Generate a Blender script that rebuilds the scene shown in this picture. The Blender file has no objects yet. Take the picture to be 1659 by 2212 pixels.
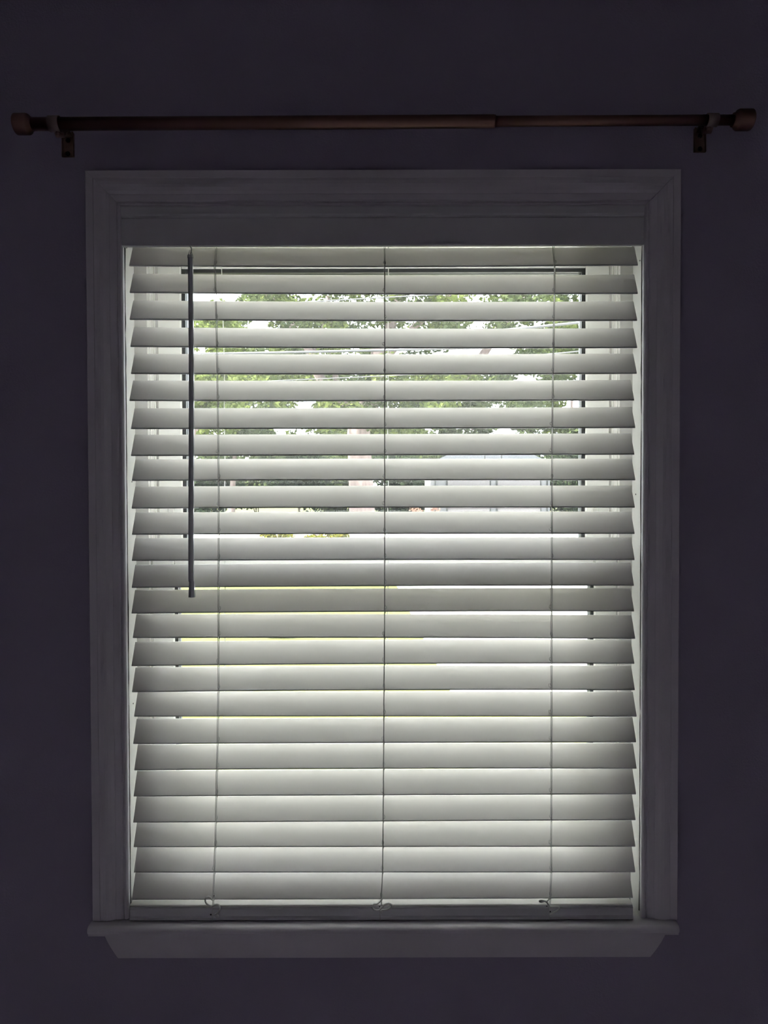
import bpy, math, random
from mathutils import Vector, Matrix, Euler

random.seed(11)
scene = bpy.context.scene
COL = scene.collection

# ------------------------------------------------------------------ camera
W, H, F = 1659.0, 2212.0, 1500.0
CAM = Vector((0.0, -1.4, 1.65))
PITCH, ROLL = math.radians(1.02), 0.0025
fwd = Vector((0, math.cos(PITCH), -math.sin(PITCH)))
r0 = Vector((1, 0, 0)); u0 = Vector((0, math.sin(PITCH), math.cos(PITCH)))
rgt = r0 * math.cos(ROLL) - u0 * math.sin(ROLL)
upv = u0 * math.cos(ROLL) + r0 * math.sin(ROLL)
cam_data = bpy.data.cameras.new('camera')
cam_data.sensor_fit = 'HORIZONTAL'; cam_data.sensor_width = 36.0
cam_data.lens = 36.0 * F / W
cam_data.clip_start = 0.05; cam_data.clip_end = 500
cam = bpy.data.objects.new('camera', cam_data); COL.objects.link(cam)
m = Matrix((rgt, upv, -fwd)).transposed().to_4x4(); m.translation = CAM
cam.matrix_world = m
scene.camera = cam

# ------------------------------------------------------------------ world, sun, exposure
SKY = 1.0
world = bpy.data.worlds.new('sky'); scene.world = world; world.use_nodes = True
nt = world.node_tree; nt.nodes.clear()
out = nt.nodes.new('ShaderNodeOutputWorld'); bg = nt.nodes.new('ShaderNodeBackground')
tc = nt.nodes.new('ShaderNodeTexCoord'); nz = nt.nodes.new('ShaderNodeTexNoise')
nz.inputs['Scale'].default_value = 3.0; nz.inputs['Detail'].default_value = 5
rp = nt.nodes.new('ShaderNodeValToRGB')
rp.color_ramp.elements[0].position = 0.40; rp.color_ramp.elements[0].color = (0.80, 0.90, 1.0, 1)
rp.color_ramp.elements[1].position = 0.62; rp.color_ramp.elements[1].color = (1.0, 0.985, 0.95, 1)
nt.links.new(tc.outputs['Generated'], nz.inputs['Vector']); nt.links.new(nz.outputs['Fac'], rp.inputs['Fac'])
nt.links.new(rp.outputs['Color'], bg.inputs['Color']); nt.links.new(bg.outputs['Background'], out.inputs['Surface'])
bg.inputs['Strength'].default_value = SKY

sun_d = bpy.data.lights.new('sun', 'SUN'); sun_d.energy = 3.0; sun_d.angle = math.radians(1.0)
sun_d.color = (1.0, 0.95, 0.86)
sun = bpy.data.objects.new('sun', sun_d); COL.objects.link(sun)
sun.rotation_euler = Vector((1.0, 0.16, -1.15)).to_track_quat('-Z', 'Y').to_euler()
sun.location = (0, -10, 20)

vs = scene.view_settings
scene.display_settings.display_device = 'sRGB'
vs.view_transform = 'Standard'; vs.look = 'None'; vs.gamma = 1.0; vs.use_curve_mapping = False
vs.exposure = 4.25

# ------------------------------------------------------------------ helpers
def P(px, py, Y):
    """world point on the vertical plane y=Y that stands at this spot of the photograph"""
    d = fwd * F + rgt * (px - W / 2) - upv * (py - H / 2)
    return CAM + d * ((Y - CAM.y) / d.y)

class MB:
    def __init__(s): s.v = []; s.f = []; s.smooth = []
    def add(s, verts, faces, smooth=False):
        b = len(s.v); s.v += [Vector(v) for v in verts]
        s.f += [tuple(b + i for i in f) for f in faces]; s.smooth += [smooth] * len(faces)
        return s
    def box(s, x0, x1, y0, y1, z0, z1):
        v = [(x, y, z) for z in (z0, z1) for y in (y0, y1) for x in (x0, x1)]
        return s.add(v, [(0, 2, 3, 1), (4, 5, 7, 6), (0, 1, 5, 4), (1, 3, 7, 5), (3, 2, 6, 7), (2, 0, 4, 6)])
    def bbox(s, x0, x1, y0, y1, z0, z1, b=0.002):
        """box with chamfered edges"""
        xs, ys, zs = (x0, x1), (y0, y1), (z0, z1)
        v = []; idx = {}
        for i in (0, 1):
            for j in (0, 1):
                for k in (0, 1):
                    sx, sy, sz = 1 - 2 * i, 1 - 2 * j, 1 - 2 * k
                    for a in range(3):
                        p = [xs[i] + sx * b, ys[j] + sy * b, zs[k] + sz * b]
                        p[a] = (xs[i], ys[j], zs[k])[a]
                        idx[(i, j, k, a)] = len(v); v.append(p)
        f = []
        def q(*ks): f.append([idx[k] for k in ks])
        for i in (0, 1):
            q((i, 0, 0, 0), (i, 1, 0, 0), (i, 1, 1, 0), (i, 0, 1, 0))
            q((0, i, 0, 1), (1, i, 0, 1), (1, i, 1, 1), (0, i, 1, 1))
            q((0, 0, i, 2), (1, 0, i, 2), (1, 1, i, 2), (0, 1, i, 2))
        for i in (0, 1):
            for j in (0, 1):
                q((i, j, 0, 0), (i, j, 1, 0), (i, j, 1, 1), (i, j, 0, 1))
                q((i, 0, j, 0), (i, 1, j, 0), (i, 1, j, 2), (i, 0, j, 2))
                q((0, i, j, 1), (1, i, j, 1), (1, i, j, 2), (0, i, j, 2))
                for k in (0, 1): q((i, j, k, 0), (i, j, k, 1), (i, j, k, 2))
        c = Vector(((x0 + x1) / 2, (y0 + y1) / 2, (z0 + z1) / 2))
        g = []
        for fa in f:
            a, bb, cc = [Vector(v[t]) for t in fa[:3]]
            mid = sum((Vector(v[t]) for t in fa), Vector()) / len(fa)
            if (bb - a).cross(cc - a).dot(mid - c) < 0: fa = fa[::-1]
            g.append(tuple(fa))
        return s.add(v, g)
    def tube(s, pts, r, n=8, caps=True, smooth=True):
        pts = [Vector(p) for p in pts]; rr = r if isinstance(r, (list, tuple)) else [r] * len(pts)
        vs_, ref = [], None
        for i, p in enumerate(pts):
            t = (pts[min(i + 1, len(pts) - 1)] - pts[max(i - 1, 0)]).normalized()
            if ref is None:
                ref = Vector((0, 0, 1)) if abs(t.z) < 0.9 else Vector((1, 0, 0))
            a = t.cross(ref)
            if a.length < 1e-5: a = t.cross(Vector((0.3, 1, 0.2)))
            a.normalize(); b = a.cross(t).normalized(); ref = b
            for k in range(n):
                th = 2 * math.pi * k / n
                vs_.append(p + (a * math.cos(th) + b * math.sin(th)) * rr[i])
        fs = []
        for i in range(len(pts) - 1):
            for k in range(n):
                k2 = (k + 1) % n
                fs.append((i * n + k, i * n + k2, (i + 1) * n + k2, (i + 1) * n + k))
        s.add(vs_, fs, smooth)
        if caps:
            b0 = len(s.v) - len(vs_)
            s.f.append(tuple(b0 + k for k in range(n))[::-1]); s.smooth.append(False)
            e = b0 + (len(pts) - 1) * n
            s.f.append(tuple(e + k for k in range(n))); s.smooth.append(False)
        return s
    def prism(s, prof, axis_pts, smooth=False):
        """prof: list of points for each station (list of lists), lofted; ends capped"""
        n = len(prof[0]); vv = [p for st in prof for p in st]; fs = []
        for i in range(len(prof) - 1):
            for k in range(n):
                k2 = (k + 1) % n
                fs.append((i * n + k, i * n + k2, (i + 1) * n + k2, (i + 1) * n + k))
        b0 = len(s.v); s.add(vv, fs, smooth)
        s.f.append(tuple(b0 + k for k in range(n))[::-1]); s.smooth.append(False)
        e = b0 + (len(prof) - 1) * n
        s.f.append(tuple(e + k for k in range(n))); s.smooth.append(False)
        return s
    def build(s, name, mat, parent=None, origin=None):
        lo = Vector([min(v[i] for v in s.v) for i in range(3)]); hi = Vector([max(v[i] for v in s.v) for i in range(3)])
        o = Vector(origin) if origin is not None else Vector(((lo.x + hi.x) / 2, (lo.y + hi.y) / 2, lo.z))
        me = bpy.data.meshes.new(name)
        me.from_pydata([tuple(v - o) for v in s.v], [], s.f); me.update()
        import bmesh
        bm = bmesh.new(); bm.from_mesh(me); bmesh.ops.recalc_face_normals(bm, faces=bm.faces) if len(bm.faces) < 4000 else None
        bm.to_mesh(me); bm.free()
        me.polygons.foreach_set('use_smooth', s.smooth)
        if mat: me.materials.append(mat)
        ob = bpy.data.objects.new(name, me); COL.objects.link(ob)
        ob.location = o
        WORLD[ob.name] = o.copy()
        if parent: ob.parent = parent; ob.location = o - WORLD[parent.name]
        return ob
WORLD = {}
def empty(name, loc, parent=None):
    o = bpy.data.objects.new(name, None); COL.objects.link(o); o.empty_display_size = 0.05
    WORLD[o.name] = Vector(loc); o.location = loc
    if parent: o.parent = parent; o.location = Vector(loc) - WORLD[parent.name]
    return o
def tag(o, label=None, cat=None, group=None, kind=None):
    if label: o['label'] = label
    if cat: o['category'] = cat
    if group: o['group'] = group
    if kind: o['kind'] = kind
    return o

# ------------------------------------------------------------------ materials
def mat(name, col, rough=0.5, metal=0.0, var=0.0, vscale=8.0, bump=0.0, bscale=200.0, spec=0.5, stretch=None):
    M = bpy.data.materials.new(name); M.use_nodes = True
    n = M.node_tree.nodes; l = M.node_tree.links; b = n['Principled BSDF']
    b.inputs['Base Color'].default_value = (*col, 1); b.inputs['Roughness'].default_value = rough
    b.inputs['Metallic'].default_value = metal; b.inputs['Specular IOR Level'].default_value = spec
    if var or bump:
        t = n.new('ShaderNodeTexCoord'); mp = n.new('ShaderNodeMapping')
        if stretch: mp.inputs['Scale'].default_value = stretch
        l.new(t.outputs['Object'], mp.inputs['Vector'])
    if var:
        z = n.new('ShaderNodeTexNoise'); z.inputs['Scale'].default_value = vscale; z.inputs['Detail'].default_value = 4
        r = n.new('ShaderNodeValToRGB')
        r.color_ramp.elements[0].position = 0.3; r.color_ramp.elements[1].position = 0.7
        r.color_ramp.elements[0].color = (*[c * (1 - var) for c in col], 1)
        r.color_ramp.elements[1].color = (*[min(1, c * (1 + var)) for c in col], 1)
        l.new(mp.outputs['Vector'], z.inputs['Vector']); l.new(z.outputs['Fac'], r.inputs['Fac'])
        l.new(r.outputs['Color'], b.inputs['Base Color'])
    if bump:
        z2 = n.new('ShaderNodeTexNoise'); z2.inputs['Scale'].default_value = bscale; z2.inputs['Detail'].default_value = 3
        bp = n.new('ShaderNodeBump'); bp.inputs['Strength'].default_value = bump; bp.inputs['Distance'].default_value = 0.002
        l.new(mp.outputs['Vector'], z2.inputs['Vector']); l.new(z2.outputs['Fac'], bp.inputs['Height'])
        l.new(bp.outputs['Normal'], b.inputs['Normal'])
    return M
def leaf_mat(name, c0, c1, trans=0.35):
    M = bpy.data.materials.new(name); M.use_nodes = True
    n = M.node_tree.nodes; l = M.node_tree.links; n.remove(n['Principled BSDF'])
    o = n['Material Output']; g = n.new('ShaderNodeNewGeometry'); r = n.new('ShaderNodeValToRGB')
    r.color_ramp.elements[0].color = (*c0, 1); r.color_ramp.elements[1].color = (*c1, 1)
    l.new(g.outputs['Random Per Island'], r.inputs['Fac'])
    d = n.new('ShaderNodeBsdfDiffuse'); t = n.new('ShaderNodeBsdfTranslucent'); x = n.new('ShaderNodeMixShader')
    x.inputs['Fac'].default_value = trans
    l.new(r.outputs['Color'], d.inputs['Color']); l.new(r.outputs['Color'], t.inputs['Color'])
    l.new(d.outputs[0], x.inputs[1]); l.new(t.outputs[0], x.inputs[2]); l.new(x.outputs[0], o.inputs['Surface'])
    return M
def glass_mat(name):
    M = bpy.data.materials.new(name); M.use_nodes = True
    n = M.node_tree.nodes; l = M.node_tree.links; n.remove(n['Principled BSDF'])
    o = n['Material Output']; t = n.new('ShaderNodeBsdfTransparent'); g = n.new('ShaderNodeBsdfGlossy')
    t.inputs['Color'].default_value = (0.95, 0.97, 0.96, 1)
    haze = n.new('ShaderNodeBsdfTranslucent'); mx = n.new('ShaderNodeMixShader'); mx.inputs['Fac'].default_value = 0.007   # bright veiling haze over the view, put into the glass shader
    l.new(t.outputs[0], mx.inputs[1]); l.new(haze.outputs[0], mx.inputs[2]); g.inputs['Roughness'].default_value = 0.02
    fr = n.new('ShaderNodeFresnel'); fr.inputs['IOR'].default_value = 1.45
    x = n.new('ShaderNodeMixShader'); l.new(fr.outputs[0], x.inputs['Fac'])
    l.new(mx.outputs[0], x.inputs[1]); l.new(g.outputs[0], x.inputs[2]); l.new(x.outputs[0], o.inputs['Surface'])
    return M

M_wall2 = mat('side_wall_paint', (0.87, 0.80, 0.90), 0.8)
M_jamb = mat('jamb_gloss_paint', (0.91, 0.90, 0.885), 0.35, var=0.015, vscale=15)
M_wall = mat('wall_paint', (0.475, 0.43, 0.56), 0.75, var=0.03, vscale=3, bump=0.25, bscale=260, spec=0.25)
M_trim = mat('trim_paint', (0.88, 0.845, 0.90), 0.38, var=0.02, vscale=12, bump=0.06, bscale=90)
M_blind = mat('blind_vinyl', (0.925, 0.90, 0.875), 0.36, var=0.012, vscale=30, bump=0.05, bscale=300, stretch=(0.05, 1, 1))
def add_translucency(M, fac, col):
    n = M.node_tree.nodes; l = M.node_tree.links
    t = n.new('ShaderNodeBsdfTranslucent'); t.inputs['Color'].default_value = (*col, 1)
    x = n.new('ShaderNodeMixShader'); x.inputs['Fac'].default_value = fac
    l.new(n['Principled BSDF'].outputs[0], x.inputs[1]); l.new(t.outputs[0], x.inputs[2])
    l.new(x.outputs[0], n['Material Output'].inputs['Surface'])
M_edge = mat('blind_edge', (0.86, 0.85, 0.84), 0.4)
add_translucency(M_blind, 0.23, (0.96, 0.95, 0.94))
M_valance = mat('valance_vinyl', (0.83, 0.83, 0.85), 0.4)
M_cord = mat('cord', (0.85, 0.85, 0.83), 0.7, bump=0.4, bscale=1500)
M_wand = mat('wand_plastic', (0.62, 0.64, 0.68), 0.3)
M_clear = mat('clear_plastic', (0.75, 0.76, 0.76), 0.15)
M_steel = mat('hook_steel', (0.6, 0.6, 0.6), 0.3, metal=1.0)
M_vinyl = mat('window_vinyl', (0.90, 0.89, 0.865), 0.4)
M_vgrey = mat('window_track', (0.74, 0.72, 0.70), 0.5)
M_gask = mat('gasket_rubber', (0.035, 0.036, 0.04), 0.6)
M_glass = glass_mat('pane_glass')
M_rod = mat('bronze_rod', (0.30, 0.18, 0.145), 0.30, metal=1.0, var=0.12, vscale=60, stretch=(0.05, 1, 1))
M_band = mat('bronze_band', (0.45, 0.36, 0.32), 0.34, metal=1.0)
M_brk = mat('bronze_bracket', (0.34, 0.24, 0.19), 0.45, metal=1.0, var=0.15, vscale=70)
M_hole = mat('screw_dark', (0.02, 0.018, 0.018), 0.5, metal=0.6)
M_ceil = mat('ceiling_paint', (0.42, 0.40, 0.44), 0.85)
M_floor = mat('carpet', (0.90, 0.80, 0.93), 0.95, var=0.15, vscale=90, bump=0.6, bscale=400)
M_grass = mat('lawn_grass', (0.036, 0.039, 0.012), 0.95, spec=0.05, var=0.3, vscale=1.2, bump=0.5, bscale=40)
M_conc = mat('concrete', (0.3472, 0.3360, 0.3136), 0.9, var=0.06, vscale=0.8, spec=0.1)
M_bark = mat('bark', (0.0952, 0.0700, 0.0644), 0.9, var=0.3, vscale=2.5, bump=1.0, bscale=9, stretch=(4, 4, 0.6))
M_cable = mat('cable_sheath', (0.032, 0.032, 0.034), 0.8, var=0.1, vscale=6)
M_gwall = mat('garage_siding', (0.09, 0.09, 0.095), 0.8, spec=0.1, var=0.03, vscale=2)
M_gdoor = mat('garage_door_paint', (0.088, 0.082, 0.085), 0.8, spec=0.1)
M_gpost = mat('dark_post', (0.004, 0.005, 0.006), 0.8)
M_groof = mat('metal_roof', (0.015, 0.0165, 0.020), 0.8, spec=0.1, var=0.06, vscale=3)
M_rock = mat('boulder', (0.10, 0.10, 0.10), 0.9, var=0.4, vscale=4, bump=0.8, bscale=12)
L_bright = leaf_mat('leaf_bright', (0.03, 0.042, 0.011), (0.082, 0.098, 0.03))
L_mid = leaf_mat('leaf_mid', (0.019, 0.027, 0.011), (0.05, 0.062, 0.027))
L_dark = leaf_mat('leaf_dark', (0.007, 0.012, 0.008), (0.024, 0.034, 0.016))
L_yel = leaf_mat('petal_yellow', (0.06, 0.075, 0.012), (0.16, 0.13, 0.02))
L_pink = leaf_mat('petal_pink', (0.1, 0.05, 0.04), (0.2, 0.13, 0.1))

# ------------------------------------------------------------------ room shell
ZC = 2.80; XW = 1.9; YB = -2.9
HW = 0.5187                      # half width of the window opening
Z_HEAD = P(829, 447, -0.009).z   # head of the opening
Z_STOOL = min(P(280, 1990.5, -0.0170).z, P(1368, 1986, -0.0170).z) - 0.0008
WT = 0.16
mb = MB()
JO = HW + 0.018
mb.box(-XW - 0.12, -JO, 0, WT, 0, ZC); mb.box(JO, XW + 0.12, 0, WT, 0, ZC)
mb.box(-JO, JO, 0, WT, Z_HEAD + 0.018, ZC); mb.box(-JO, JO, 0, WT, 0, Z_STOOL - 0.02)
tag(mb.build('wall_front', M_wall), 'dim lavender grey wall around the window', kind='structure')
tag(MB().box(-XW - 0.12, -XW, YB, 0, 0, ZC).build('wall_left', M_wall2), kind='structure')
tag(MB().box(XW, XW + 0.12, YB, 0, 0, ZC).build('wall_right', M_wall2), kind='structure')
tag(MB().box(-XW - 0.12, XW + 0.12, YB - 0.12, YB, 0, ZC).build('wall_back', M_wall2), kind='structure')
tag(MB().box(-XW - 0.12, XW + 0.12, YB - 0.12, WT, -0.12, 0).build('floor', M_floor), kind='structure')
tag(MB().box(-XW - 0.12, XW + 0.12, YB - 0.12, WT, ZC, ZC + 0.12).build('ceiling', M_ceil), kind='structure')

# ------------------------------------------------------------------ window casing (trim)
# (distance outward from the opening, thickness off the wall)
PROF = [(0.0, 0.0), (0.0, 0.0075), (0.0012, 0.0092), (0.004, 0.0108), (0.0072, 0.0104), (0.0096, 0.0082),
        (0.0106, 0.0084), (0.0112, 0.0102), (0.0135, 0.0112), (0.0240, 0.0118), (0.0250, 0.0115), (0.0258, 0.0122),
        (0.0310, 0.0148), (0.0370, 0.0166), (0.0430, 0.0174), (0.0490, 0.0170), (0.0535, 0.0160), (0.0546, 0.0158),
        (0.0556, 0.0166), (0.0690, 0.0172), (0.0702, 0.0160), (0.0702, 0.0)]
casing = empty('trim_1', (0, 0, Z_STOOL)); tag(casing, 'white mitred window casing with moulded profile', kind='structure')
ZT = Z_HEAD
def side(sgn, miter_gap):
    bot, top = [], []
    for o, h in PROF:
        bot.append(Vector((sgn * (HW + o), -h, Z_STOOL + 0.0015 - 0.0 * o)))
        g = miter_gap * max(0.0, 1 - o / 0.05)
        top.append(Vector((sgn * (HW + o), -h, ZT + o - 0.0003 - g)))
    return MB().prism([bot, top], None)
side(-1, 0.0).build('side_casing', M_trim, casing)
side(1, 0.0022).build('side_casing', M_trim, casing)
l = [Vector((-(HW + o), -h, ZT + o)) for o, h in PROF]; r = [Vector((HW + o, -h, ZT + o)) for o, h in PROF]
MB().prism([l, r], None).build('head_casing', M_trim, casing)

# jamb lining
JD = 0.052
jam = empty('trim_2', (0, 0, Z_STOOL)); tag(jam, 'white painted window jamb lining', kind='structure')
for s in (-1, 1):
    MB().box(min(s * HW, s * JO), max(s * HW, s * JO), 0.0006, JD + 0.09, Z_STOOL - 0.0, Z_HEAD + 0.018).build('jamb', M_jamb, jam)
    # old caulk bead between casing and jamb, with a few chips
    pts = []
    for k in range(60):
        z = Z_STOOL + 0.01 + (Z_HEAD - Z_STOOL - 0.02) * k / 59
        pts.append((s * (HW - 0.0002 + random.uniform(-.0004, .0004)), 0.0012, z))
    MB().tube(pts, [random.choice((0.0009, 0.0011, 0.0013, 0.0006)) for _ in pts], 5).build('caulk_crack', M_gask, jam)
    for zf, yy in ((0.95, .012), (0.62, .03), (0.30, .026)):
        z = Z_STOOL + (Z_HEAD - Z_STOOL) * (zf if s < 0 else zf - .02)
        MB().tube([(s * (HW - .0006), yy, z), (s * (HW + .001), yy, z)], 0.0016, 8).build('nail_hole', M_hole, jam)
MB().box(-HW, HW, 0.0006, JD + 0.09, Z_HEAD, Z_HEAD + 0.018).build('head_jamb', M_jamb, jam)

# stool and apron
sill = empty('trim_3', (0, -0.02, Z_STOOL - 0.07)); tag(sill, 'white bullnosed window stool with a tapered apron', kind='structure')
YN = -0.0365
xl = P(188, 2008, YN).x; xr = P(1468, 2008, YN).x
T = 0.0195
nose = [(0.0, 0.0)]
for k in range(7):
    a = math.pi / 2 * (1 - k / 6.0)
    nose.append((YN + 0.008 - 0.008 * math.cos(a), -0.008 + 0.008 * math.sin(a)))
nose += [(YN + 0.001, -0.013), (YN + 0.004, -0.0155), (YN + 0.004, -T), (0.0, -T)]
st = MB()
st.prism([[Vector((x, y, Z_STOOL + z)) for y, z in nose] for x in (xl, xr)], None)
st.build('stool_nose', M_trim, sill)
MB().box(-HW, HW, 0.0, JD + 0.09, Z_STOOL - 0.0195, Z_STOOL).build('stool_board', M_jamb, sill)
YA = -0.0165
a0 = P(222, 2022, YA); a1 = P(1442, 2022, YA); a2 = P(1405, 2068, YA); a3 = P(255, 2069, YA)
za = Z_STOOL - T; zb = (a2.z + a3.z) / 2
def apron_side(xt, xb):
    o = []
    for k in range(9):
        t = k / 8.0
        o.append((xt + (xb - xt) * (t * 0.85 + 0.15 * t * t - 0.05 * math.sin(math.pi * t)), za + (zb - za) * t))
    return o
L_ = apron_side(a0.x, a3.x); R_ = apron_side(a1.x, a2.x)
loop = L_ + R_[::-1]
MB().prism([[Vector((x, YA + 0.0, z)) for x, z in loop], [Vector((x, -0.0005, z)) for x, z in loop]], None).build('apron', M_trim, sill)

# ------------------------------------------------------------------ double hung window
ZS = Z_STOOL; FW = 0.4926
win = empty('window_1', (0, 0.09, ZS)); tag(win, 'white vinyl double hung window behind the blind', kind='structure')
for s in (-1, 1):
    x0, x1 = sorted((s * FW, s * HW))
    MB().box(x0, x1, JD, JD + 0.095, ZS, Z_HEAD).build('frame_jamb', M_vgrey, win)
    x0, x1 = sorted((s * (FW - 0.0025), s * FW))
    MB().box(x0, x1, JD + 0.012, JD + 0.016, ZS, Z_HEAD).build('track_rib', M_vinyl, win)
    MB().box(x0, x1, JD + 0.040, JD + 0.046, ZS + .75, Z_HEAD).build('track_rib', M_vinyl, win)
ZFH = P(829, 562, JD + 0.05).z + 0.004
MB().box(-FW, FW, JD, JD + 0.095, ZFH, Z_HEAD).build('frame_head', M_vinyl, win)
MB().box(-FW, FW, JD, JD + 0.095, ZS, ZS + 0.03).build('frame_sill', M_vinyl, win)

def sash(name, yf, yb, xo, z0, z1, xg_out, xg_in, zb_in, zt_out, gt, label):
    """xg_out..xg_in: dark gasket, glass inside it"""
    root = empty(name, (0, (yf + yb) / 2, z0), win)
    for s in (-1, 1):
        a, b = sorted((s * xg_out, s * xo))
        MB().bbox(a, b, yf, yb, z0, z1, 0.0025).build('stile', M_vinyl, root)
        a, b = sorted((s * xg_in, s * xg_out))
        MB().box(a, b, yf + 0.006, yb - 0.006, zb_in, zt_out).build('gasket', M_gask, root)
    MB().bbox(-xg_out, xg_out, yf, yb, z0, zb_in, 0.0025).build('bottom_rail', M_vinyl, root)
    MB().bbox(-xg_out, xg_out, yf, yb, zt_out, z1, 0.0025).build('top_rail', M_vinyl, root)
    MB().box(-xg_in, xg_in, yf + 0.006, yb - 0.006, zt_out - gt, zt_out).build('gasket', M_gask, root)
    MB().box(-xg_in, xg_in, yf + 0.006, yb - 0.006, zb_in, zb_in + gt).build('gasket', M_gask, root)
    MB().box(-xg_in, xg_in, (yf + yb) / 2 - 0.002, (yf + yb) / 2 + 0.002, zb_in + gt, zt_out - gt).build('pane', M_glass, root)
    root['label'] = label
    return root
YU, YL = 0.104, 0.060
zgt = P(829, 580.5, YU + 0.006).z
up = sash('upper_sash', YU, YU + 0.036, FW - 0.004, P(829, 1232, YU).z, ZFH - 0.002, 0.4369, 0.4289, P(829, 1183, YU).z, zgt, 0.0078,
          'upper sash with dark gasket')
lo = sash('lower_sash', YL, YL + 0.036, FW - 0.003, ZS + 0.032, P(829, 1204, YL).z, 0.443, 0.4362, ZS + 0.095, P(829, 1258, YL).z, 0.006,
          'lower sash with dark gasket')
for px in (371, 1284):      # tilt latches on the upper stiles
    p = P(px, 1103, YU)
    MB().bbox(p.x - .006, p.x + .006, YU - .006, YU + .001, p.z - .012, p.z + .006, .001).build('vent_stop', M_vgrey, up)

# ------------------------------------------------------------------ venetian blind
YBL = -0.002
TILT = math.radians(63.6); SW = 0.0495; TH = 0.0036
blind = empty('window_blind', (0, YBL, Z_STOOL))
tag(blind, 'white horizontal slat blind, tilted half closed, hanging inside the window frame', 'blind')
# near lower edge of each slat: xL, yL, xR, yR, sag (px)
SL = [(279.4, 576.5, 1377.7, 575.0, 2.8), (280.6, 634.2, 1377.5, 636.2, 2.3), (280.6, 692.4, 1376.0, 694.4, 2.0),
      (282.0, 751.0, 1376.0, 753.2, 1.8), (283.4, 809.4, 1375.2, 808.9, 1.5), (280.0, 867.8, 1369.6, 866.6, 1.2),
      (283.4, 928.4, 1371.9, 926.0, 0.6), (283.5, 986.8, 1369.9, 983.7, 0.0), (285.4, 1040.3, 1371.9, 1039.2, -0.5),
      (284.9, 1100.3, 1370.8, 1098.1, -0.8), (285.4, 1157.0, 1370.4, 1154.9, -0.8), (285.2, 1213.4, 1370.4, 1211.5, -1.0),
      (285.0, 1271.5, 1368.9, 1266.8, -1.2), (284.5, 1327.0, 1369.3, 1322.4, -1.5), (287.3, 1380.0, 1371.8, 1381.6, -1.2),
      (284.6, 1440.5, 1369.9, 1435.5, -2.0), (285.5, 1496.9, 1370.8, 1492.6, -2.0), (290.1, 1549.7, 1374.8, 1549.7, -0.7),
      (288.1, 1608.9, 1373.7, 1605.0, -0.5), (290.5, 1665.6, 1374.8, 1662.2, -1.8), (289.0, 1722.2, 1373.7, 1717.5, -0.5),
      (288.1, 1778.6, 1372.4, 1773.2, 0.0), (289.0, 1831.6, 1372.0, 1830.5, 0.0), (289.4, 1886.7, 1371.9, 1885.8, 0.0),
      (285.2, 1945.3, 1367.0, 1941.5, 0.6)]
YNEAR = YBL - SW / 2 * math.cos(TILT)
# rounded cross section in (u along width, v thickness)
CS = []
for cu, a0_, a1_ in ((SW / 2 - TH / 2, -90, 90), (-SW / 2 + TH / 2, 90, 270)):
    for k in range(5):
        a = math.radians(a0_ + (a1_ - a0_) * k / 4)
        CS.append((cu + TH / 2 * math.cos(a), TH / 2 * math.sin(a)))
def slat_mesh(pl, pr, sag, tilt, ynear, nseg=14):
    d = Vector((0, math.cos(tilt), math.sin(tilt))); n = Vector((0, -math.sin(tilt), math.cos(tilt)))
    sts = []
    for i in range(nseg + 1):
        t = i / nseg; p = pl.lerp(pr, t); p = Vector((p.x, ynear, p.z - sag * 4 * t * (1 - t)))
        c = p + d * (SW / 2)
        sts.append([c + d * u + n * v for u, v in CS])
    return MB().prism(sts, None, smooth=False)
edge = []
for i, (xa, ya, xb, yb, sg) in enumerate(SL):
    pl = P(xa, ya - 1.5, YNEAR); pr = P(xb, yb - 1.5, YNEAR)
    edge.append((pl, pr, sg / 1070.0))
    so = slat_mesh(pl, pr, sg / 1070.0, TILT + math.radians(random.uniform(-.5, .5)), YNEAR).build('slat', M_blind, blind)
    me = so.data
    me.materials.append(M_edge)
    for p in me.polygons:      # the two broad faces let some daylight through, the rounded edges do not
        if p.area < 0.001 or abs(p.normal.x) > .9: p.material_index = 1
# spare slat lying flat on the bottom rail
YR = -0.0170
pl = P(280.3, 1957.5, YR - .0012); pr = P(1366.5, 1954.8, YR - .0012)
slat_mesh(pl, pr, 0, math.radians(1.0), YR - .0012).build('slat', M_blind, blind)
# bottom rail: front face with a soft moulded profile
rt = [P(279.8, 1961.5, YR), P(1368, 1958.5, YR)]
sts = []
for x, zt in ((rt[0].x, rt[0].z), (rt[1].x, rt[1].z)):
    hgt = zt - (Z_STOOL + 0.0012)
    pr_ = [(0.049, 0), (0.002, 0), (0.0, 0.002), (0.0005, 0.006), (0.0022, 0.0085), (0.0022, hgt - 0.005), (0.001, hgt - 0.0015), (0.003, hgt), (0.047, hgt), (0.049, hgt - .002)]
    sts.append([Vector((x, YR + a, Z_STOOL + 0.0012 + b)) for a, b in pr_])
rail = MB().prism(sts, None).build('bottom_rail', M_valance, blind)
for px, py in ((455.5, 1975.5), (820.5, 1957.5), (1181, 1956.5), (1188, 1969)):
    p = P(px, py, YR + .0022)
    MB().tube([(p.x, YR + .0015, p.z), (p.x, YR + .004, p.z)], 0.0016, 10).build('cord_hole', M_gask, rail)
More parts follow.
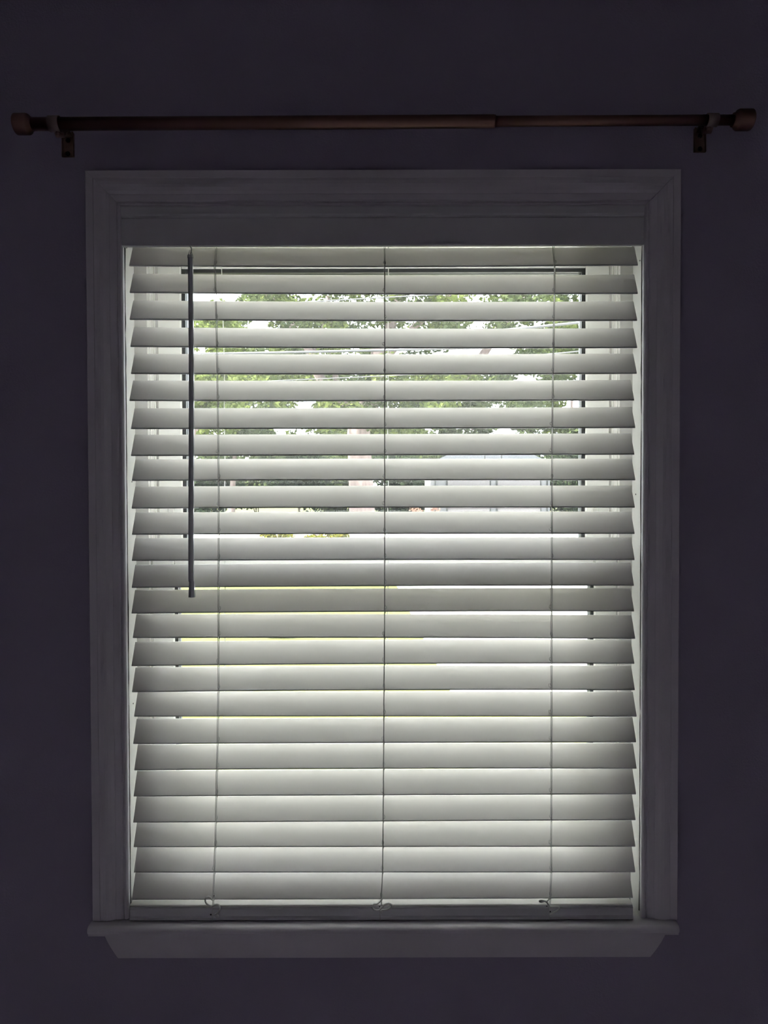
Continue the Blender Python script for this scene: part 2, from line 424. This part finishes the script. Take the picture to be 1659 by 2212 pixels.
# headrail and valance
va, vb = P(262.5, 531.5, -0.014), P(1391, 528.5, -0.014)
ztop = Z_HEAD - 0.001
vprof = [(0.012, 0), (0.0, 0), (0.0, 1.0), (0.0, 1.0), (0.012, 1.0)]
sts = []
zl = P(829, 466, -0.016).z
for p in (va, vb):
    z0 = p.z
    q = [(-0.002, z0), (-0.0100, z0), (-0.0108, z0 + .0015), (-0.0108, zl - .004), (-0.0095, zl - .0025), (-0.0095, zl - .0015), (-0.0125, zl),
         (-0.0140, zl + .004), (-0.0145, ztop - .003), (-0.0135, ztop), (-0.002, ztop)]
    sts.append([Vector((p.x + (0.0006 if p is va else -0.0006), y - .004, z)) for y, z in q])
MB().prism(sts, None).build('valance', M_valance, blind)
hz = va.z + 0.012
MB().bbox(va.x + .006, vb.x - .006, -0.004, 0.046, hz, Z_HEAD - 0.0015, .003).build('headrail', M_blind, blind)

# ladder cords: front pair, back strand, a rung under every slat
def path_x(tab, y):
    for (x0, y0), (x1, y1) in zip(tab, tab[1:]):
        if y <= y1: return x0 + (x1 - x0) * (y - y0) / (y1 - y0)
    return tab[-1][0]
LT = [[(463, 520), (468, 690), (471, 870), (473, 1050), (472.5, 1500), (468, 1720), (465, 1850), (461, 1945)],
      [(831, 520), (831, 1300), (829.5, 1500), (827.5, 1800), (826, 1900), (824, 1945)],
      [(1198.5, 520), (1197, 640), (1194, 800), (1192, 950), (1191, 1300), (1190, 1900), (1188, 1945)]]
dvec = Vector((0, math.cos(TILT), math.sin(TILT)))
for li, tab in enumerate(LT):
    f1, f2, bk = [], [], []
    top = P(tab[0][0], 520, YNEAR - .003)
    f1.append(Vector((top.x - .0011, 0.004, hz + .004))); f2.append(Vector((top.x + .0013, 0.004, hz + .004)))
    bk.append(Vector((top.x + .007, 0.018, hz + .004)))
    kn = MB(); rung = MB()
    for (pl, pr, sg), (xa, ya, xb, yb, _s) in zip(edge, SL):
        px = path_x(tab, (ya + yb) / 2)
        t = (px - xa) / (xb - xa)
        z = pl.z + (pr.z - pl.z) * t - sg * 4 * t * (1 - t)
        x = P(px, (ya + yb) / 2, YNEAR).x
        spread = 0.0011 if li != 1 else 0.0006
        f1.append(Vector((x - spread, YNEAR - 0.0026, z))); f2.append(Vector((x + spread, YNEAR - 0.0024, z)))
        far = Vector((x + .007, YNEAR, z)) + dvec * (SW + .001)
        bk.append(far + Vector((random.uniform(-.001, .001), .0015, 0)))
        # little cord loop where the rung joins the front strand
        jx = random.uniform(-.003, .002)
        ring = []
        for k in range(9):
            a = 2 * math.pi * k / 8
            ring.append(Vector((x + jx + .0022 * math.cos(a), YNEAR - .0015 + .0046, z + .0095 + .0034 * math.sin(a))))
        for q in ring: q.y = YNEAR + (q.z - z) / math.tan(TILT) - .0042
        kn.tube(ring, 0.00065, 5, caps=False)
        a_ = Vector((x + .001, YNEAR - .001, z - .0022)); b_ = a_ + dvec * (SW + .003) + Vector((.006, .003, -.001))
        rung.tube([a_, b_], 0.0009, 5)
    f1.append(P(tab[-1][0] - 1, 1957, YR - .003)); f2.append(P(tab[-1][0] + 1, 1957, YR - .003))
    bk.append(Vector((bk[-1].x, bk[-1].y, rt[0].z)))
    lad = empty('ladder_cord', f1[-1], blind)
    MB().tube(f1, 0.0006, 6).build('front_strand', M_cord, lad)
    MB().tube(f2, 0.0006, 6).build('front_strand', M_cord, lad)
    MB().tube(bk, 0.0008, 6).build('back_strand', M_cord, lad)
    tag(kn.build('cord_loops', M_cord, lad), kind='stuff')
    tag(rung.build('rungs', M_cord, lad), kind='stuff')
# loose bow-shaped tails of the lift cords
def smooth(pts, sub=6):
    o = []
    n = len(pts)
    for i in range(n - 1):
        p0, p1, p2, p3 = pts[max(i - 1, 0)], pts[i], pts[i + 1], pts[min(i + 2, n - 1)]
        for k in range(sub):
            t = k / sub
            o.append(0.5 * ((2 * p1) + (p2 - p0) * t + (2 * p0 - 5 * p1 + 4 * p2 - p3) * t * t + (3 * p1 - p0 - 3 * p2 + p3) * t ** 3))
    o.append(pts[-1]); return o
TAILS = [
    [(461, 1936, 0), (463.5, 1933.5, -2), (464.5, 1936, -3), (461, 1940, -4), (459, 1944, -6), (455, 1939.5, -9), (449.5, 1937, -12), (445, 1940, -14), (443.5, 1946, -14), (446, 1951.5, -12), (451, 1955, -9), (458, 1957.5, -6), (465, 1954, -9), (471, 1954, -12), (474.5, 1959, -14), (474.5, 1966, -14), (470, 1972.5, -10), (465, 1975, -6), (468, 1976, -5), (471, 1978.5, -5), (469.5, 1981, -5), (466.5, 1978, -5), (468, 1975, -5)],
    [(826, 1934, 0), (825, 1940, -3), (822, 1946, -6), (815, 1952, -11), (808, 1953.5, -13), (805, 1959, -14), (807, 1964, -14), (813, 1966.5, -12), (820, 1965, -9), (826, 1959.5, -8), (832, 1954, -9), (840, 1951.5, -12), (846, 1955, -13), (844, 1960, -12), (838, 1964, -8), (828, 1965.5, -5), (822.5, 1966, -5), (822, 1969.5, -5), (825, 1971, -5), (825, 1968, -5)],
    [(1187.5, 1934, 0), (1187, 1940, -3), (1184, 1944, -6), (1180, 1947, -9), (1174, 1945.5, -12), (1168, 1944.5, -14), (1165.5, 1947, -14), (1170, 1948, -13), (1176, 1946.5, -11), (1181, 1949, -9), (1185, 1955, -6), (1189, 1958.5, -7), (1196, 1958.5, -9), (1204, 1958.5, -12), (1208.5, 1961.5, -13), (1206, 1966, -11), (1200, 1969.5, -7), (1192, 1973, -5), (1188, 1976, -4)]]
for t in TAILS:
    pts = smooth([P(x, y, YR - .003 + dy * .001) for x, y, dy in t])
    r_ = [0.0012 + 0.0006 * min(1, k / 30) for k in range(len(pts))]
    MB().tube(pts, r_, 7).build('cord_tail', M_cord, blind)
for px in (459.5, 821.5, 1187):
    a, b = P(px, 1958, YR - .0015), P(px - 0.5, 1990.3, YR - .0015)
    MB().tube([a, Vector((b.x, YR - .0012, max(b.z, Z_STOOL + .0015)))], 0.0007, 5).build('rail_cord', M_cord, blind)

# tilt wand
YWD = -0.022
w0, w1 = P(411.2, 557, YWD), P(414.6, 1290, YWD)
wand = empty('tilt_wand', w1, blind)
seg, rad = [], []
for k in range(21):
    t = k / 20; p = w0.lerp(w1, t); p.x += .0012 * math.sin(t * 5); seg.append(p)
    rad.append(0.0052 + 0.0006 * t)
seg[-1:] = [w0.lerp(w1, .955), w0.lerp(w1, .995), w1]; rad[-1:] = [0.0058, 0.0068, 0.0070]
MB().tube(seg, rad, 6, smooth=False).build('rod', M_wand, wand)
c0 = P(411, 552, YWD)
MB().tube([w0, c0 + Vector((0, 0, 0)), c0 + Vector((0, 0, .0015))], [.0059, .0059, .0040], 8, smooth=False).build('cap', M_clear, wand)
for s in (-1, 1):
    MB().tube([c0 + Vector((s * .0045, 0, 0)), P(411, 540, YWD) + Vector((s * .0012, 0, 0))], 0.0007, 5).build('cap_strut', M_clear, wand)
hk = [P(411.5, 549, YWD), P(412.5, 545, YWD + .001), P(413.8, 539, YWD + .003), P(412.5, 534.5, YWD + .006), P(410.5, 531, YWD + .010), Vector((P(410.5, 531, 0).x, 0.004, hz + .004))]
MB().tube(smooth(hk, 4), 0.0011, 6).build('hook', M_steel, wand)

# ------------------------------------------------------------------ curtain rod and its brackets
YRD = -0.085
ra, rb = P(50, 268.2, YRD), P(1604, 259.0, YRD)
axis = (rb - ra).normalized()
def on_rod(px):
    t = (P(px, 263, YRD).x - ra.x) / (rb.x - ra.x); return ra.lerp(rb, t)
rod = empty('curtain_rod', (0, YRD, (ra.z + rb.z) / 2))
tag(rod, 'brushed bronze telescoping curtain rod with drum shaped ends above the window', 'curtain rod')
MB().tube([on_rod(62), on_rod(1066), on_rod(1070)], [.0117, .0117, .0110], 24).build('outer_tube', M_rod, rod)
MB().tube([on_rod(1060), on_rod(1590)], .0093, 24).build('inner_tube', M_rod, rod)
for a, b, c in ((33.5, 62, 69), (1623.5, 1592, 1584)):
    pa, pb, pc = on_rod(a), on_rod(b), on_rod(c)
    e = (pb - pa).normalized()
    MB().tube([pa, pa + e * .0012, pa + e * .003, pb - e * .002, pb + e * .0012, pb + e * .0022, pc + e * .001], [.0172, .0184, .0188, .0188, .0172, .0126, .0124], 28).build('finial', M_rod, rod)
for plx, ply0, ply1, bandx, rr, lab in (
        (147, 284, 339.5, 118.5, .0125, 'bronze rod bracket on the wall at the thick end of the curtain rod'),
        (1511.5, 275, 329, 1538, .0102, 'bronze rod bracket on the wall at the thin end of the curtain rod')):
    tp, bt = P(plx, ply0, -.002), P(plx, ply1, -.002)
    x = tp.x; bc = on_rod(bandx)
    bk = empty('rod_bracket', (x, 0, bt.z)); tag(bk, lab, 'bracket', 'curtain rod brackets')
    hw = .0118
    # wall plate with turned-up edges, notched top
    pm = MB()
    outl = [(-hw, bt.z), (hw, bt.z), (hw, tp.z - .004), (hw * .75, tp.z), (hw * .3, tp.z - .004), (0, tp.z - .005), (-hw * .3, tp.z - .004), (-hw * .75, tp.z), (-hw, tp.z - .004)]
    pm.prism([[Vector((x + a, -.0005, z)) for a, z in outl], [Vector((x + a, -.0030, z)) for a, z in outl]], None)
    for s in (-1, 1):
        pm.box(*sorted((x + s * hw, x + s * (hw - .0018))), -.0055, -.0005, bt.z, tp.z - .006)
    plate = pm.build('wall_plate', M_brk, bk)
    for f in (0.64, 0.12):
        zc = bt.z + (tp.z - bt.z) * f
        MB().tube([(x, -.0026, zc), (x, -.0042, zc), (x, -.0050, zc)], [.0046, .0046, .0032], 12).build('screw', M_hole, plate)
    # arm running out from the plate to the cradle
    am = MB(); za_ = bc.z - .004
    path = [Vector((x, -.003, tp.z - .010)), Vector((x, -.020, tp.z - .007)), Vector((x * .4 + bc.x * .6, -.050, za_ - .002)), Vector((bc.x, YRD + rr + .001, za_))]
    sts = []
    for p in smooth(path, 4):
        sts.append([p + Vector((dx, 0, dz)) for dx, dz in ((-.0085, -.0016), (.0085, -.0016), (.0085, .0016), (-.0085, .0016))])
    am.prism(sts, None); am.build('arm', M_brk, bk)
    # band that wraps the rod
    bm_ = MB(); n = 28; e = axis; b1 = Vector((0, 1, 0)); b2 = e.cross(b1).normalized()
    vv = []; fs = []
    for k in range(n):
        a = 2 * math.pi * k / n
        dr = b1 * math.cos(a) + b2 * math.sin(a)
        for w_, q in ((-.0098, rr), (-.0098, rr + .0016), (.0098, rr + .0016), (.0098, rr)): vv.append(bc + e * w_ + dr * q)
    for k in range(n):
        for j in range(4):
            fs.append((k * 4 + j, k * 4 + (j + 1) % 4, ((k + 1) % n) * 4 + (j + 1) % 4, ((k + 1) % n) * 4 + j))
    bm_.add(vv, fs, True); bm_.build('cradle_band', M_band, bk)
    sc = bc + Vector((0.004 * (1 if plx < 800 else -1), .004, -rr - .002))
    MB().tube([sc + Vector((0, 0, .002)), sc - Vector((0, 0, .004)), sc - Vector((0, 0, .0055))], [.0038, .0038, .0026], 10).build('thumb_screw', M_brk, bk)

# ------------------------------------------------------------------ outdoors: ground
def gz(y): return -0.05 + 0.008 * y
def ground(name, quad, dz, M, label):
    mb = MB(); mb.add([(x, y, gz(y) + dz) for x, y in quad], [tuple(range(len(quad)))])
    mb.add([(x, y, gz(y) + dz - 0.1) for x, y in quad], [tuple(range(len(quad)))[::-1]])
    n = len(quad)
    b = len(mb.v) - 2 * n
    for k in range(n): mb.f.append((b + k, b + n + k, b + n + (k + 1) % n, b + (k + 1) % n)); mb.smooth.append(False)
    return tag(mb.build(name, M), label, kind='structure')
ground('lawn', [(-70, WT + .02), (70, WT + .02), (70, 130), (-70, 130)], 0, M_grass, 'sunlit lawn beyond the window')
ground('driveway', [(0.6, 4.0), (14, 4.0), (16, 42.5), (1.2, 42.5), (.4, 31.5), (-18, 31.5), (-18, 24.5), (-.4, 24.5)], 0.015, M_conc,
       'pale concrete driveway and street outside')

# ------------------------------------------------------------------ outdoors: foliage
def leaves(name, blobs, n, size, M, parent=None, kind=None, flat=0.0):
    """blobs: (centre, rx, ry, rz); n leaves spread over the blob shells"""
    v, f = [], []
    tot = sum(b[1] * b[3] for b in blobs)
    for c, rx, ry, rz in blobs:
        for _ in range(int(n * rx * rz / tot)):
            th = random.uniform(0, 2 * math.pi); cz = random.uniform(-1, 1); sr = math.sqrt(1 - cz * cz)
            q = random.random() ** 0.4
            p = Vector((c[0] + rx * q * sr * math.cos(th), c[1] + ry * q * sr * math.sin(th), c[2] + rz * q * cz))
            s = size * random.uniform(.6, 1.3)
            a = Vector((random.gauss(0, 1), random.gauss(0, 1), random.gauss(0, .6))).normalized()
            b = a.cross(Vector((random.gauss(0, 1), random.gauss(0, 1), random.gauss(0, 1)))).normalized()
            i = len(v)
            v += [p - a * s, p + b * s * .55 - a * s * .1, p + a * s, p - b * s * .55 - a * s * .1]
            f.append((i, i + 1, i + 2, i + 3))
    mb = MB(); mb.v = v; mb.f = f; mb.smooth = [False] * len(f)
    o = mb.build(name, M, parent)
    if kind: o['kind'] = kind
    return o

def limb(mb, pts, r): mb.tube(smooth([Vector(p) for p in pts], 5), [r[0] + (r[1] - r[0]) * k / (5 * (len(pts) - 1)) for k in range(5 * (len(pts) - 1) + 1)], 10)

# big maple in the middle
YM = 33.0
k_ = (YM + 1.4) / F
maple = empty('maple_tree', (P(782, 1140, YM).x, YM, gz(YM)))
tag(maple, 'large leafy tree with a thick pinkish grey forked trunk in the middle of the view', 'tree')
base = P(784, 1146, YM); base.z = gz(YM) - 0.05
tr = MB(); limb(tr, [base, P(782, 1100, YM), P(780, 1045, YM), P(777, 985, YM), P(776, 925, YM), P(800, 872, YM)], (30 * k_, 24 * k_)); trunk = tr.build('trunk', M_bark, maple)
def branch(pts, r, dys=None):
    b = MB(); limb(b, [P(x, y, YM + d) for x, y, d in pts], (r[0] * k_, r[1] * k_)); return b.build('branch', M_bark, maple)
branch([(798, 885, 0), (816, 830, 0), (815, 760, .3), (845, 700, .5), (862, 600, 1), (850, 480, 1)], (17, 10))
branch([(775, 925, 0), (755, 880, -.3), (695, 822, -.6), (665, 752, -1), (622, 692, -1.5), (560, 610, -2)], (14, 5))
branch([(740, 868, -.3), (722, 800, 0), (715, 720, .3), (708, 640, .5)], (7, 5))
branch([(690, 818, -.6), (676, 770, -.8), (700, 700, -1)], (4, 3))
branch([(812, 860, 0), (900, 838, .5), (990, 822, 1), (1042, 768, 1.5), (1085, 700, 1.5), (1140, 642, 2), (1190, 560, 2)], (11, 8))
branch([(818, 800, 0), (880, 720, -.5), (960, 650, -1), (1010, 560, -1)], (8, 4))
fol = []
HOLES = [(420, 525, 632, 654), (530, 588, 692, 712), (975, 1055, 748, 775), (1060, 1105, 748, 772), (1000, 1055, 696, 712),
         (630, 682, 862, 882), (545, 560, 862, 882), (960, 1050, 575, 598), (1120, 1150, 812, 825), (425, 450, 592, 597), (500, 545, 590, 598), (1050, 1130, 928, 938), (1225, 1250, 870, 880), (580, 640, 926, 934)]
def holed(px, py, m=14):
    for a, b, c, d in HOLES:
        if ((px - (a + b) / 2) / ((b - a) / 2 + m)) ** 2 + ((py - (c + d) / 2) / ((d - c) / 2 + m)) ** 2 < 1: return True
    return False
rng = random.Random(4)
blobs = []
while len(blobs) < 420:
    px, py = rng.uniform(400, 1300), rng.uniform(380, 930)
    if ((px - 850) / 460) ** 2 + ((py - 660) / 290) ** 2 > 1 or holed(px, py, 18): continue
    dd = rng.uniform(-4.5, 5)
    c = P(px, py, YM + dd); r = rng.uniform(.5, .9)
    blobs.append((c, r * 1.25, r, r * .7))
leaves('crown', blobs[:240], 34000, .14, L_mid, maple)
leaves('crown', blobs[240:], 20000, .14, L_bright, maple)

def tree(name, label, boxpx, Y, nb, nl, M, size=.14, rr=(.5, 1.0), trunk_px=None, seed=1, group=None, cat='tree'):
    rg = random.Random(seed)
    x0, x1, y0, y1 = boxpx
    cx = (x0 + x1) / 2 if trunk_px is None else trunk_px
    b = P(cx, 1100, Y)
    root = empty(name, (b.x, Y, gz(Y))); tag(root, label, cat, group)
    t = MB(); tip = P((x0 + x1) / 2, (y0 + y1) / 2, Y)
    limb(t, [(b.x, Y, gz(Y) - .05), (b.x * .7 + tip.x * .3, Y, gz(Y) * .5 + tip.z * .5), tip], (.16 + .004 * Y * .5, .06))
    t.build('trunk', M_bark, root)
    bl = []
    for _ in range(nb * 6):
        if len(bl) >= nb: break
        px, py = rg.uniform(x0, x1), rg.uniform(y0, y1)
        if ((px - (x0 + x1) / 2) / ((x1 - x0) / 2)) ** 2 + ((py - (y0 + y1) / 2) / ((y1 - y0) / 2)) ** 2 > 1.05 or holed(px, py): continue
        c = P(px, py, Y + rg.uniform(-2, 2)); r = rg.uniform(*rr)
        c.z = max(c.z, gz(Y) + r * .75)
        bl.append((c, r * 1.2, r, r * .75))
    leaves('crown', bl, nl, size, M, root)
    return root
tree('ash_tree', 'feathery bright green tree at the left edge of the upper pane', (330, 560, 660, 930), 24, 60, 9000, L_bright, .10, (.35, .6), 400, 3)
tree('ash_tree', 'light green tree rising beyond the dark wand, left of the forked trunk', (400, 640, 740, 1010), 46, 60, 9000, L_mid, .2, (.6, 1.1), 500, 5)
tree('pine_tree', 'green tree at the right edge of the upper pane above the garage', (1080, 1400, 560, 960), 70, 90, 16000, L_bright, .26, (.6, 1.1), 1230, 6)
tree('shade_tree', 'broad mid green tree behind the forked trunk', (540, 900, 690, 1060), 67, 110, 20000, L_bright, .27, (.8, 1.4), 700, 7)
tree('shade_tree', 'dark leafy tree behind the garage roof', (860, 1190, 700, 1040), 80, 110, 20000, L_mid, .3, (.8, 1.4), 1010, 8)
tree('shade_tree', 'small leafy tree beyond the right end of the garage', (1110, 1330, 890, 1090), 63, 50, 8000, L_mid, .24, (.7, 1.2), 1215, 9)

def shrub(name, label, boxpx, Y, nl, M, size, seed, group=None, cat='shrub'):
    rg = random.Random(seed); x0, x1, y0 = boxpx
    b = P((x0 + x1) / 2, 1100, Y); top = P(b.x, y0, Y).z; g = gz(Y); hw_ = (P(x1, 1100, Y).x - P(x0, 1100, Y).x) / 2
    root = empty(name, (b.x, Y, g)); tag(root, label, cat, group)
    st = MB()
    for k in range(4): st.tube([(b.x + rg.uniform(-.2, .2), Y, g - .03), (b.x + rg.uniform(-hw_, hw_) * .6, Y + rg.uniform(-.3, .3), g + (top - g) * .6)], [.05, .02], 6)
    st.build('stems', M_bark, root)
    bl = []
    for k in range(12):
        r = (top - g) * rg.uniform(.22, .36)
        bl.append((Vector((b.x + rg.uniform(-hw_, hw_) * .85, Y + rg.uniform(-.6, .6), g + rg.uniform(r * .5, max(r * .6, top - g - r * .7)))), max(r, hw_ * .3), r, r * .8))
    leaves('foliage', bl, nl, size, M, root)
    return root
HB = [(399, 516, 972, 'leftmost dark hedge bush, seen beside the wand'), (504, 606, 957, 'dark hedge bush second from the left in the far hedge'),
      (594, 696, 964, 'hedge bush third from the left in the far hedge'), (684, 776, 957, 'hedge bush just left of the thick trunk'),
      (794, 876, 962, 'dark hedge bush just right of the thick trunk'), (864, 961, 957, 'dark hedge bush touching the left end of the garage'),
      (1184, 1296, 952, 'dark hedge bush at the right end of the garage')]
for i, (a, b, c, lab) in enumerate(HB):
    shrub('hedge_bush', lab, (a, b, c), (53, 57.5)[i % 2], 5200, L_dark if i % 2 == 0 else L_mid, .2, 20 + i, 'bushes of the far hedge')
shrub('flowering_shrub', 'low yellow flowering shrub beside the street, left of the trunk', (550, 638, 1140), 23.6, 1400, L_yel, .06, 41, 'flowering shrubs')
shrub('flowering_shrub', 'low yellow flowering shrub beside the street, nearest the trunk', (660, 752, 1142), 23.4, 1500, L_yel, .06, 42, 'flowering shrubs')
shrub('flowering_shrub', 'pink flowering plant close below the window, at the centre', (640, 900, 1345), 7.6, 2200, L_pink, .03, 43, 'flowering shrubs')
shrub('flowering_shrub', 'yellow green flowering plant close below the window, at the left', (430, 640, 1352), 7.4, 1800, L_yel, .03, 44, 'flowering shrubs')
shrub('flowering_shrub', 'pink flowering plant close below the window, at the right', (920, 1190, 1360), 7.3, 2000, L_pink, .03, 45, 'flowering shrubs')
shrub('flowering_shrub', 'reddish shrub at the left corner of the garage', (885, 945, 1092), 41, 900, L_pink, .07, 46, 'flowering shrubs')
def boulder(px, py, Y, r, lab):
    c = P(px, py, Y); rg = random.Random(px); v, f = [], []
    n, mrows = 10, 6
    for i in range(mrows):
        for j in range(n):
            a = math.pi / 2 * i / (mrows - 1); th = 2 * math.pi * j / n
            q = r * rg.uniform(.85, 1.1)
            v.append((c.x + q * 1.5 * math.cos(a) * math.cos(th), Y + q * math.cos(a) * math.sin(th), gz(Y) - .05 + q * .9 * math.sin(a)))
    for i in range(mrows - 1):
        for j in range(n): f.append((i * n + j, i * n + (j + 1) % n, (i + 1) * n + (j + 1) % n, (i + 1) * n + j))
    tag(MB().add(v, f).build('boulder', M_rock), lab, 'boulder', 'boulders on the lawn')
boulder(523, 1105, 42, .62, 'wide dark grey boulder on the lawn near the wand')
boulder(553, 1105, 40, .30, 'smaller dark grey boulder just right of the wide one')
boulder(466, 1105, 41, .5, 'dark grey boulder on the lawn behind the left ladder cord')

# ------------------------------------------------------------------ outdoors: garage
YG = 44.0
gl, gr = P(930, 1040, YG).x, P(1188, 1040, YG).x
g0 = gz(YG) - .05
eave = P(1060, 1010, YG).z; ridge = P(1060, 958, YG).z
gar = empty('garage', ((gl + gr) / 2, YG + 3, g0)); tag(gar, 'white double garage with a pale grey hipped metal roof at the right', 'garage')
MB().box(gl, gr, YG, YG + 6.5, g0, eave).build('walls', M_gwall, gar)
ov = .35
el = [(gl - ov, YG - ov), (gr + ov, YG - ov), (gr + ov, YG + 6.5 + ov), (gl - ov, YG + 6.5 + ov)]
xm0, xm1 = P(1000, 960, YG + 3).x, P(1118, 960, YG + 3).x
rf = MB(); rf.add([(x, y, eave) for x, y in el] + [(x, y, eave + .12) for x, y in el] + [(xm0, YG + 3.2, ridge), (xm1, YG + 3.2, ridge)],
                  [(3, 2, 1, 0), (0, 1, 5, 4), (1, 2, 6, 5), (2, 3, 7, 6), (3, 0, 4, 7), (4, 5, 9, 8), (5, 6, 9), (6, 7, 8, 9), (7, 4, 8)])
roof = rf.build('roof', M_groof, gar)
for px in (1048, 1084):
    a = P(px, 1003, YG); b = P(px, 968, YG + 2.4)
    MB().tube([(a.x, YG + .1, a.z + .2), (a.x, YG + .1, P(px, 975, YG).z)], .035, 8).build('vent_pipe', M_gpost, roof)
for a, b in ((965, 1059), (1073, 1168)):
    x0, x1 = P(a, 1040, YG).x, P(b, 1040, YG).x
    dr = MB().box(x0, x1, YG - .06, YG - .002, g0 + .08, P(1060, 1030, YG).z).build('garage_door', M_gdoor, gar)
    h = (P(1060, 1030, YG).z - g0 - .08) / 4
    for k in range(4):
        MB().bbox(x0 + .05, x1 - .05, YG - .085, YG - .06, g0 + .08 + k * h + .04, g0 + .08 + (k + 1) * h - .04, .01).build('door_panel', M_gdoor, dr)
for px in (940, 965, 1059, 1073, 1168, 1182):
    x = P(px, 1040, YG).x
    MB().box(x - .035, x + .035, YG - .10, YG - .001, g0, P(1060, 1026, YG).z).build('post', M_gpost, gar)

# ------------------------------------------------------------------ overhead cables
def cable(a, b, Y, r, lab, sag=.12):
    A, B = P(*a, Y), P(*b, Y); d = B - A; A2, B2 = A - d * 1.2, B + d * 1.2
    pts = []
    for k in range(31):
        t = k / 30; p = A2.lerp(B2, t); p.z -= 4 * sag * t * (1 - t) - sag * .9; pts.append(p)
    tag(MB().tube(pts, r, 8).build('overhead_cable', M_cable), lab, 'cable', 'overhead cables')
cable((590, 656), (1010, 632), 14, .014, 'thin pale overhead cable rising to the right across the upper pane', .05)
cable((420, 765), (890, 755), 11, .022, 'thick grey overhead cable crossing the left half of the view', .04)
cable((430, 829), (720, 817), 18, .012, 'thin low overhead cable at the left of the trunk', .03)
cable((1075, 714), (1250, 697), 12, .025, 'thick pale overhead cable at the right edge of the pane', .02)
cable((1130, 770), (1250, 759), 13, .014, 'thin pale overhead cable below the thick one at the right', .02)
